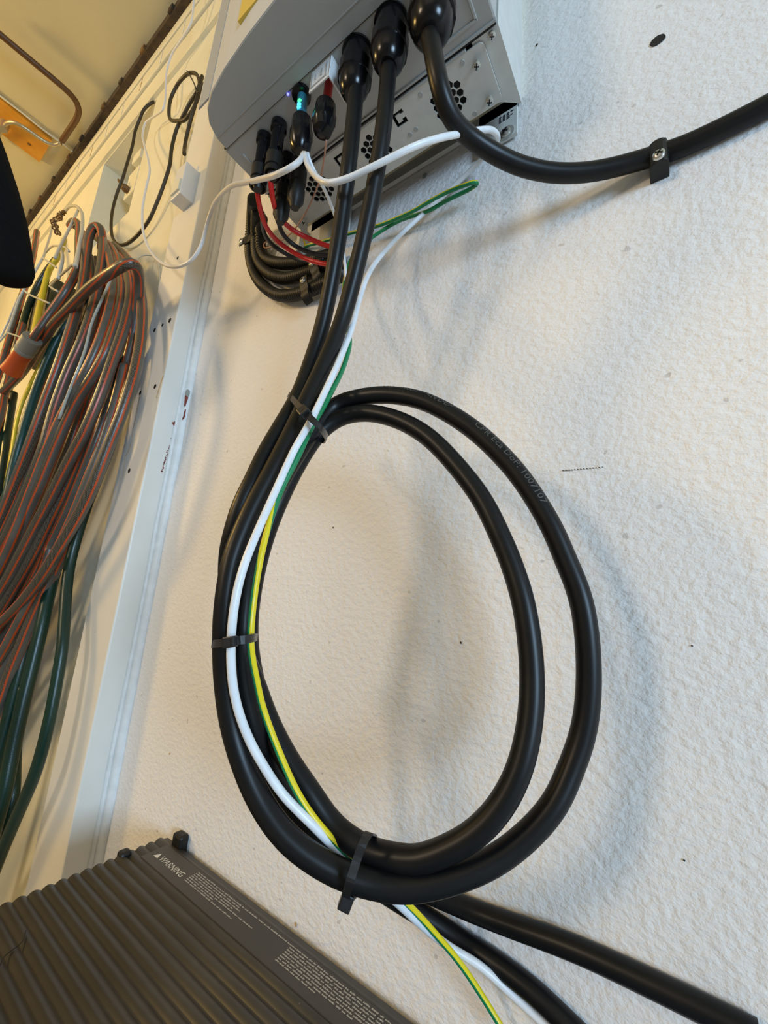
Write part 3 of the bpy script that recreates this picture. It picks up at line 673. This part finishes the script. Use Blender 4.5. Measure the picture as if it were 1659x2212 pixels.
# ================================================================== UPPER LEFT
# cord with small coil
cord = [(338, 222, .352), (328, 222, .335), (312, 235, .326), (303, 255, .324), (293, 280, .324), (286, 315, .324), (277, 345, .324), (265, 385, .324), (252, 420, .324), (243, 455, .324), (240, 490, .324), (244, 515, .324), (258, 529, .324), (275, 526, .324), (297, 508, .324), (322, 475, .324), (340, 435, .322), (355, 395, .320), (367, 355, .318), (371, 320, .316), (383, 275, .314), (396, 250, .312), (412, 220, .311), (425, 200, .310), (432, 180, .310), (437, 165, .312)]
tag(tube('extension_cord', cord, .0042, M['cord'], n=12), 'dark cord hanging in a long loop in front of the wall recess', 'cord')
cord2 = [(437, 190, .315), (428, 210, .313), (415, 240, .312), (400, 258, .311), (384, 261, .310), (368, 258, .310), (365, 240, .310), (370, 210, .310), (384, 182, .310), (402, 162, .310), (420, 158, .310), (430, 172, .310), (430, 195, .310), (422, 225, .310), (412, 258, .312), (404, 290, .318), (399, 318, .318), (398, 332, .304)]
tag(tube('extension_cord', cord2, .0042, M['cord'], n=12), 'dark cord twisted in a small coil and plugged into the white box', 'cord')
tag(tube('cream_wire', [(292, 566, .30), (300, 556, .31), (312, 551, .32), (328, 552, .33), (338, 560, .334), (344, 580, .336), (345, 600, .337), (342, 625, .337)], .0016, M['wire_white'], n=8), 'thin cream wire arching between the hoses and the steel column', 'wire')
t = thing('cord_tie', 'small black wire tie around the twisted cord coil', 'cable tie', at(415, 175, Y=.305))
tube('tie_wire', [(404, 153, .305), (413, 168, .302), (420, 182, .302), (428, 200, .304), (440, 178, .306)], .0016, M['cord'], t, n=8)
# white socket box on the column
c = at(384, 378, Y=.265)
sb = thing('socket_box', 'small white surface socket box on the wall under the twisted cord', 'socket', (c.x, .338, c.z))
box('box_body', (c.x-.018, .268, c.z-.048), (c.x+.018, .3395, c.z+.026), M['rim'], sb, .002)
box('box_lid', (c.x-.014, .2645, c.z-.040), (c.x+.014, .2685, c.z-.014), M['cream'], sb, .001)
lathe('plug_top', (c.x+.006, .300, c.z+.026), (0, 0, 1), [(0, .009), (.018, .008), (.024, .006)], M['rim'], sb, 20)
# bracket box in the recess
c = at(290, 385, Y=.40)
rb = thing('recess_fitting', 'cream metal fitting with a dark knob inside the wall recess', 'fitting', (c.x, .44, c.z))
box('fitting_plate', (c.x-.06, .40, c.z-.06), (c.x+.02, .449, c.z+.05), M['cream'], rb, .003)
box('fitting_cap', (c.x-.01, .385, c.z+.05), (c.x+.05, .449, c.z+.16), M['cream'], rb, .003)
lathe('knob', (c.x-.03, .40, c.z-.035), (0, -1, 0), [(0, .012), (.01, .014), (.02, .010), (.024, .0001)], M['rust'], rb, 14)
tube('hook_wire', [Vector((c.x-.03, .385, c.z-.03)), Vector((c.x-.045, .375, c.z-.02)), Vector((c.x-.055, .37, c.z)), Vector((c.x-.065, .38, c.z+.008))], .0025, M['rust'], rb, n=8, px=False)
# orange plate with rod handle under the ceiling
ZC = 1.69
op = thing('ceiling_latch_plate', 'orange wooden plate on the ceiling with a bent metal handle', 'plate', (-1.95, .2, ZC))
q = [at(x, y, Z=ZC-.012) for x, y in ((-60, 166), (112, 305), (85, 350), (-70, 235))]
prismz('orange_plate', [(v.x, v.y) for v in q], ZC-.012, ZC-.0005, M['orangeplate'], op)
def zt(nm, l, r, m, parent=None, zoff=.02, n=10): return tube(nm, [at(x, y, Z=ZC-z) for x, y, z in l], r, M[m], parent, n=n, px=False, step=.01)
zt('metal_handle', [(-10, 300, .02), (5, 280, .03), (15, 266, .035), (32, 264, .04), (60, 280, .04), (90, 302, .04), (108, 312, .04), (122, 315, .035), (131, 308, .03)], .0070, 'metalrod', op)
lathe('handle_socket', at(6, 280, Z=ZC-.045), (0, 0, 1), [(0, .014), (.03, .016), (.04, .016)], M['metalrod'], op, 18)
lathe('nail_hole', at(63, 312, Z=ZC-.0135), (0, 0, 1), [(0, .006), (.002, .006)], M['rust'], op, 12)
tag(zt('bent_rod', [(-40, 40, .05), (0, 74, .05), (75, 137, .05), (130, 183, .05), (155, 206, .05), (167, 222, .05), (171, 238, .05), (166, 255, .05), (150, 280, .05), (134, 304, .045)], .0095, 'brownrod', n=14), 'brown bent metal rod crossing under the ceiling', 'rod')
tag(zt('ceiling_wire', [(-40, 175, .008), (0, 207, .008), (60, 253, .008), (85, 274, .008), (125, 303, .008), (150, 322, .008), (170, 338, .008), (183, 345, .012), (195, 339, .03), (205, 330, .05)], .0035, 'cream', n=8), 'cream thin wire running along the ceiling beside the orange plate', 'wire')
# black fabric thing poking into the frame at the left, close to the lens
fb = bmesh.new()
tip = ray(10, 515).normalized()*.80; back = ray(-75, 150).normalized()*.90
s, u, d = frame(back-tip); nn = 26; rings = []
Lb = (back-tip).length
for i, (tt, rr) in enumerate([(-.056, .012), (-.053, .022), (-.043, .0280), (-.015, .0310), (.02, .0325), (.06, .0305), (.10, .026), (.14, .0195), (.18, .0115), (.195, .004)]):
    rings.append([fb.verts.new(tip+d*tt*1.0+(s*math.cos(2*PI*k/nn)*1.0+u*math.sin(2*PI*k/nn)*.8)*rr*(1+.02*math.sin(5*k+i))) for k in range(nn)])
for a, b_ in zip(rings, rings[1:]):
    for k in range(nn): fb.faces.new((a[k], a[(k+1) % nn], b_[(k+1) % nn], b_[k]))
fb.faces.new(rings[0]); fb.faces.new(rings[-1])
tag(bmo('padded_cover', fb, M['fabric'], None, True), 'black rounded fabric shape poking in at the left edge below the ceiling', 'cover')
# ================================================================== HOSES
def hose(l, lab, m='hose', r=.0090, Y0=None, roll=None, flat=1.0, n=16, nm='garden_hose', grp='hanging striped hoses'):
    pts = [(p[0], p[1], p[2] if len(p) > 2 else Y0) for p in l]
    W_ = P3(pts)
    if l[-1][0] < 6:        # strands that leave the frame go on sagging along the wall
        dv = (W_[-1]-W_[-2]).normalized()
        W_ += [W_[-1]+dv*.12+Vector((-.01, .004, -.015)), W_[-1]+dv*.22+Vector((-.03, .008, -.09)), W_[-1]+dv*.28+Vector((-.06, .012, -.22)), W_[-1]+dv*.28+Vector((-.13, .018, -.32)), W_[-1]+dv*.24+Vector((-.24, .024, -.30)), W_[-1]+dv*.20+Vector((-.32, .03, -.14)), W_[-1]+dv*.1+Vector((-.36, .034, .10))]
    o = tube(nm, W_, r, M[m], n=n, roll=roll, step=.008, flat=flat, px=False); tag(o, lab, 'hose', grp); return o
rnd = lambda: random.uniform(0, 6.28)
# loops, front ones first
hose([(272, 790, .275), (288, 730, .270), (296, 660, .258), (300, 605, .240), (296, 576, .222), (285, 566, .212), (268, 572, .206), (249, 583, .203), (197, 619, .202), (147, 669, .204), (110, 708, .207), (79, 758, .210), (48, 805, .213), (22, 832, .214), (-10, 862, .216), (-60, 905, .22)], 'striped hose strand crossing over the bundle from upper right to lower left', roll=.3, r=.0087)
hose([(150, 487, .262), (158, 478, .252), (170, 486, .245), (170, 520, .238), (170, 560, .228), (163, 592, .220), (147, 622, .212), (125, 655, .206), (104, 684, .200), (83, 715, .193), (64, 743, .190)], 'striped hose strand running down to the orange hose connector', roll=.9, r=.0087)
hose([(220, 540, .250), (221, 510, .243), (213, 488, .236), (202, 490, .230), (193, 510, .226), (187, 551, .223), (181, 603, .220), (170, 656, .217), (150, 721, .213), (128, 787, .211), (94, 879, .210), (66, 957, .210), (30, 1050, .212), (0, 1125, .214), (-40, 1210, .216)], 'striped hose strand looped highest beside the rack, falling to the left', roll=1.9)
hose([(213, 500, .252), (222, 520, .245), (220, 560, .240), (211, 617, .232), (196, 682, .226), (172, 748, .222), (148, 800, .219), (119, 879, .216), (93, 971, .215), (60, 1060, .216), (20, 1150, .218), (-20, 1225, .22)], 'striped hose strand hanging just right of the highest loop', roll=.2)
hose([(205, 510, .265), (225, 527, .258), (238, 560, .250), (245, 600, .244), (244, 640, .238), (232, 690, .232), (211, 750, .228), (184, 808, .224), (137, 895, .221), (102, 975, .219), (65, 1070, .219), (30, 1160, .22), (-30, 1290, .222)], 'striped hose strand in the middle of the bundle, curving down left', roll=1.2)
hose([(215, 515, .275), (240, 535, .266), (256, 570, .258), (263, 610, .252), (262, 650, .247), (250, 700, .242), (234, 750, .236), (206, 805, .232), (163, 872, .228), (127, 950, .226), (90, 1040, .225), (50, 1130, .225), (5, 1230, .226), (-40, 1320, .228)], 'striped hose strand with wide grey band, centre right of the bundle', roll=.5, r=.0088)
hose([(240, 540, .275), (262, 562, .267), (277, 595, .258), (281, 645, .252), (268, 708, .247), (245, 774, .241), (218, 850, .236), (184, 931, .233), (147, 1000, .231), (112, 1070, .230), (70, 1150, .230), (20, 1245, .230), (-40, 1345, .232)], 'striped hose strand second from the right edge of the bundle', roll=.25, r=.0088)
hose([(245, 530, .285), (270, 552, .278), (292, 588, .268), (305, 640, .260), (305, 720, .255), (292, 800, .250), (264, 890, .246), (234, 965, .243), (205, 1040, .241), (172, 1110, .240), (135, 1172, .239), (90, 1245, .238), (40, 1308, .238), (-40, 1385, .238)], 'outermost striped hose strand on the right edge of the bundle', roll=.0, r=.0085)
hose([(170, 700, .235), (155, 760, .232), (138, 820, .230), (112, 890, .228), (80, 975, .226), (50, 1060, .226), (10, 1150, .226), (-30, 1230, .226)], 'striped hose strand with black braid side, left of centre', roll=2.6)
hose([(240, 760, .252), (222, 820, .250), (200, 890, .248), (172, 970, .246), (140, 1050, .245), (105, 1125, .243), (60, 1215, .243), (10, 1300, .243), (-40, 1390, .243)], 'striped hose strand with silver braid flecks, lower centre', roll=2.9)
hose([(270, 790, .262), (250, 870, .260), (222, 960, .256), (190, 1040, .252), (158, 1120, .250), (120, 1200, .249), (70, 1290, .249), (20, 1385, .249), (-40, 1490, .249)], 'striped hose strand behind the outermost one, lower right', roll=1.5)
hose([(150, 1130, .262), (120, 1210, .260), (92, 1285, .259), (72, 1330, .258), (50, 1385, .257), (25, 1445, .256), (0, 1520, .256), (-30, 1590, .256)], 'striped hose strand lowest on the left, above the green hoses', roll=.4)
hose([(110, 1180, .268), (84, 1260, .266), (50, 1345, .264), (20, 1420, .262), (-20, 1500, .262)], 'striped hose strand just above the lowest one at the left edge', roll=1.1)
hose([(178, 540, .262), (196, 560, .262), (200, 620, .262), (192, 690, .260), (170, 770, .258), (140, 860, .256), (110, 950, .255), (80, 1040, .255), (40, 1130, .255), (0, 1215, .255)], 'striped hose strand deep in the bundle behind the highest loop', roll=2.2)
hose([(160, 488, .275), (176, 500, .272), (186, 535, .270), (184, 600, .268), (168, 680, .264), (146, 760, .262), (112, 850, .260), (80, 940, .258), (40, 1040, .258), (0, 1130, .258)], 'reddish striped hose strand beneath the rack arch', roll=1.3)
hose([(255, 700, .275), (235, 780, .272), (205, 880, .270), (170, 980, .268), (130, 1080, .266), (90, 1170, .265), (40, 1270, .265), (-20, 1370, .265)], 'striped hose strand deepest at the centre right', roll=.8)
hose([(150, 660, .262), (128, 740, .258), (100, 830, .256), (70, 920, .254), (40, 1010, .252), (0, 1100, .252), (-40, 1180, .252)], 'striped hose strand deep on the left beside the teal hose', roll=2.0)
hose([(80, 500, .262), (70, 560, .250), (48, 640, .240), (30, 700, .232), (12, 760, .226), (-10, 830, .222), (-40, 900, .22)], 'striped hose strand along the left rail of the rack', roll=.9)
hose([(50, 700, .222), (30, 770, .220), (12, 840, .219), (0, 900, .218), (-20, 960, .218)], 'striped hose strand below the connector at the left edge', roll=.4)
# strands packed deep in the bundle, behind the ones above
deep = [('far right', 20, .284, 0), ('right of centre', -12, .290, 1), ('centre', -40, .284, 2), ('left of centre', -66, .290, 0), ('left', -92, .282, 1), ('far left', -118, .288, 2), ('rearmost left', -150, .284, 0), ('rearmost right', 6, .296, 1), ('rearmost centre', -54, .298, 2)]
for nm_, dx, dy, k_ in deep:
    base = [(262, 560), (280, 620), (284, 700), (272, 780), (248, 870), (220, 950), (190, 1030), (156, 1110), (118, 1190), (74, 1280), (28, 1360), (-30, 1450)]
    hose([(x+dx*(.45+.55*min(1, i/3)), y-(0 if i else 0)+(i % 2)*3, dy-.004*min(i, 5)) for i, (x, y) in enumerate(base)], 'shaded striped hose strand deep in the bundle, '+nm_, roll=k_*1.3, r=.0092)
# green, teal and yellow
GH = 'hanging green hoses'
hose([(120, 560, .262), (98, 590, .252), (80, 620, .246), (60, 665, .240), (45, 720, .236), (30, 790, .232), (15, 860, .232), (5, 930, .232), (-8, 1010, .232)], 'dark green hose behind the white rack rails', 'green', .0085, grp=GH)
hose([(190, 620, .248), (165, 670, .240), (131, 721, .230), (105, 774, .224), (79, 840, .220), (60, 900, .218), (46, 950, .217), (32, 1000, .217), (15, 1080, .218), (-5, 1160, .22)], 'teal green hose between the yellow hose and the striped strands', 'teal', .0092, grp=GH)
hose([(289, 640, .285), (288, 700, .280), (274, 761, .276), (258, 813, .272), (240, 905, .268), (222, 980, .266), (195, 1070, .265), (172, 1140, .265), (155, 1200, .264), (146, 1250, .263), (139, 1340, .262), (135, 1400, .262), (125, 1460, .262), (108, 1551, .262), (78, 1665, .262), (38, 1760, .262), (0, 1850, .262), (-30, 1930, .262)], 'green hose hanging lowest, sweeping to the left edge above the ribbed unit', 'green', .0080, grp=GH)
hose([(150, 1130, .274), (128, 1200, .270), (108, 1272, .266), (92, 1345, .262), (72, 1430, .260), (50, 1520, .258), (28, 1620, .258), (8, 1720, .258), (-15, 1800, .258)], 'green hose left of the lowest one, with matt woven skin', 'green', .0098, grp=GH)
hose([(90, 1300, .272), (62, 1380, .270), (40, 1460, .268), (18, 1550, .268), (-5, 1640, .268)], 'dark green hose at the left edge beneath the striped strands', 'green', .0092, grp=GH)
hose([(50, 1480, .276), (38, 1560, .276), (32, 1650, .276), (30, 1710, .276), (20, 1760, .276), (-10, 1820, .276)], 'short dark green hose bend at the lower left', 'green', .0085, grp=GH)
hose([(30, 850, .242), (18, 920, .240), (8, 1000, .240), (-8, 1080, .240)], 'green hose strand left of the yellow one', 'green', .0088, grp=GH)
hose([(262, 800, .290), (245, 880, .288), (222, 960, .286), (195, 1060, .284), (165, 1150, .282), (140, 1230, .280)], 'green hose deep behind the right side of the bundle', 'teal', .0085, grp=GH)
YH = 'yellow flat hoses'
hose([(138, 520, .262), (128, 551, .250), (108, 580, .244), (96, 620, .240), (82, 680, .236), (70, 740, .234), (62, 790, .234)], 'mustard yellow hose inside the white rack', 'yellow', .0120, flat=.6, grp=YH)
hose([(120, 730, .226), (104, 762, .222), (84, 795, .220), (62, 838, .219), (46, 875, .218), (34, 920, .217), (27, 965, .217), (20, 1010, .217), (8, 1080, .218), (-6, 1150, .22)], 'bright yellow flat hose below the orange connector', 'yellow', .0075, flat=.5, grp=YH)
hose([(245, 590, .232), (228, 630, .226), (212, 665, .222), (199, 695, .219), (184, 756, .216), (170, 795, .214), (157, 826, .213), (143, 862, .213), (128, 905, .213)], 'pale clear tube lying over the striped strands', 'clear', .0024, grp='clear tubes', n=10, nm='clear_tube')
# connector
a = at(66, 738, Y=.190); b_ = at(22, 806, Y=.188)
hc = thing('hose_connector', 'grey and orange quick hose connector at the end of a striped hose', 'hose connector', b_)
dd = (b_-a); Lc = dd.length
lathe('grey_collar', a-dd*.12, dd, [(0, .0135), (.002, .0178), (Lc*.30, .0185), (Lc*.31, .0170), (Lc*.36, .0170), (Lc*.37, .0180), (Lc*.43, .0180), (Lc*.44, .0168), (Lc*.5, .0168)], M['greyp'], hc, 32)
lathe('orange_body', a+dd*.30, dd, [(0, .0165), (.002, .0178), (Lc*.20, .0168), (Lc*.45, .0180), (Lc*.62, .0200), (Lc*.62, .0165), (Lc*.3, .0150)], M['orange'], hc, 32)
lathe('dark_bore', a+dd*.62, dd, [(0, .015), (.001, .015)], M['dark'], hc, 24)
# white wire rack
rk = thing('wire_rack', 'white coated wire hanger rack holding the hoses at upper left', 'rack', (-1.1, .335, .8))
def rod(l, r=.0036): tube('rack_wire', l, r, M['wire_white'], rk, n=10, step=.006)
rod([(140, 457, .262), (148, 448, .262), (157, 445, .262), (167, 447, .258), (175, 456, .250), (178, 468, .240), (178, 486, .232), (176, 506, .224), (171, 532, .212), (168, 550, .204), (163, 576, .192)], .0042)
rod([(170, 451, .256), (162, 468, .246), (153, 486, .236), (143, 507, .226), (133, 526, .214), (125, 543, .206), (119, 557, .200)], .0034)
rod([(162, 573, .190), (157, 572, .192), (145, 582, .204), (134, 592, .214), (120, 605, .226), (107, 618, .238)], .0026)
rod([(107, 618, .238), (113, 623, .230), (124, 629, .220)], .0026)
rod([(113, 490, .262), (108, 510, .252), (103, 526, .244), (97, 545, .234), (93, 556, .228), (75, 587, .222), (58, 615, .216), (44, 640, .212), (30, 680, .208), (16, 719, .205)], .0034)
rod([(58, 600, .240), (47, 625, .236), (36, 650, .232), (22, 685, .228), (6, 720, .225), (-8, 750, .222)], .0030)
rod([(93, 557, .228), (105, 566, .228), (122, 578, .228)], .0024)
rod([(49, 624, .216), (60, 634, .218), (80, 644, .222), (106, 655, .226)], .0026)
rod([(16, 719, .205), (35, 725, .21), (55, 733, .216)], .0024)
rod([(16, 719, .205), (8, 727, .203), (0, 737, .2), (-10, 746, .2)], .0024)
rod([(97, 548, .236), (104, 539, .236), (113, 532, .236), (123, 531, .236), (134, 532, .234), (143, 536, .234), (149, 543, .234)], .0028)
rod([(130, 536, .226), (135, 550, .222), (134, 567, .218), (130, 583, .216), (126, 602, .214)], .0040)
# rusty hook with tag at the top of the rack
rh = thing('rusty_chain', 'rusty brown chain bunched on the top of the white rack', 'chain', at(125, 465, Y=.258))
for i, (x, y) in enumerate([(138, 458), (134, 461), (131, 466), (127, 465), (124, 470), (128, 473), (120, 474), (118, 479), (113, 478), (116, 484), (121, 488), (118, 493), (124, 496), (121, 502), (127, 503), (131, 471)]):
    bm = bmesh.new()
    c = at(x, y, Y=.256); s, u, d = frame(Vector((random.uniform(-1, 1), random.uniform(-1, 1), random.uniform(-1, 1))))
    rings = []
    for k in range(12):
        a = 2*PI*k/12; cc = c+(s*math.cos(a)*.0065+u*math.sin(a)*.0045); o_ = (s*math.cos(a)+u*math.sin(a)); rings.append([bm.verts.new(cc+(o_*math.cos(q)+d*math.sin(q))*.0026) for q in [2*PI*j/6 for j in range(6)]])
    for k in range(12):
        for j in range(6): bm.faces.new((rings[k][j], rings[k][(j+1) % 6], rings[(k+1) % 12][(j+1) % 6], rings[(k+1) % 12][j]))
    bmo('chain_link', bm, M['rust'], rh, True)
tag(box('dark_box', (-1.62, .25, .62), (-1.36, .335, .800), M['olive'], bev=.004), 'dark olive box on the wall at the left edge behind the rack', 'box')
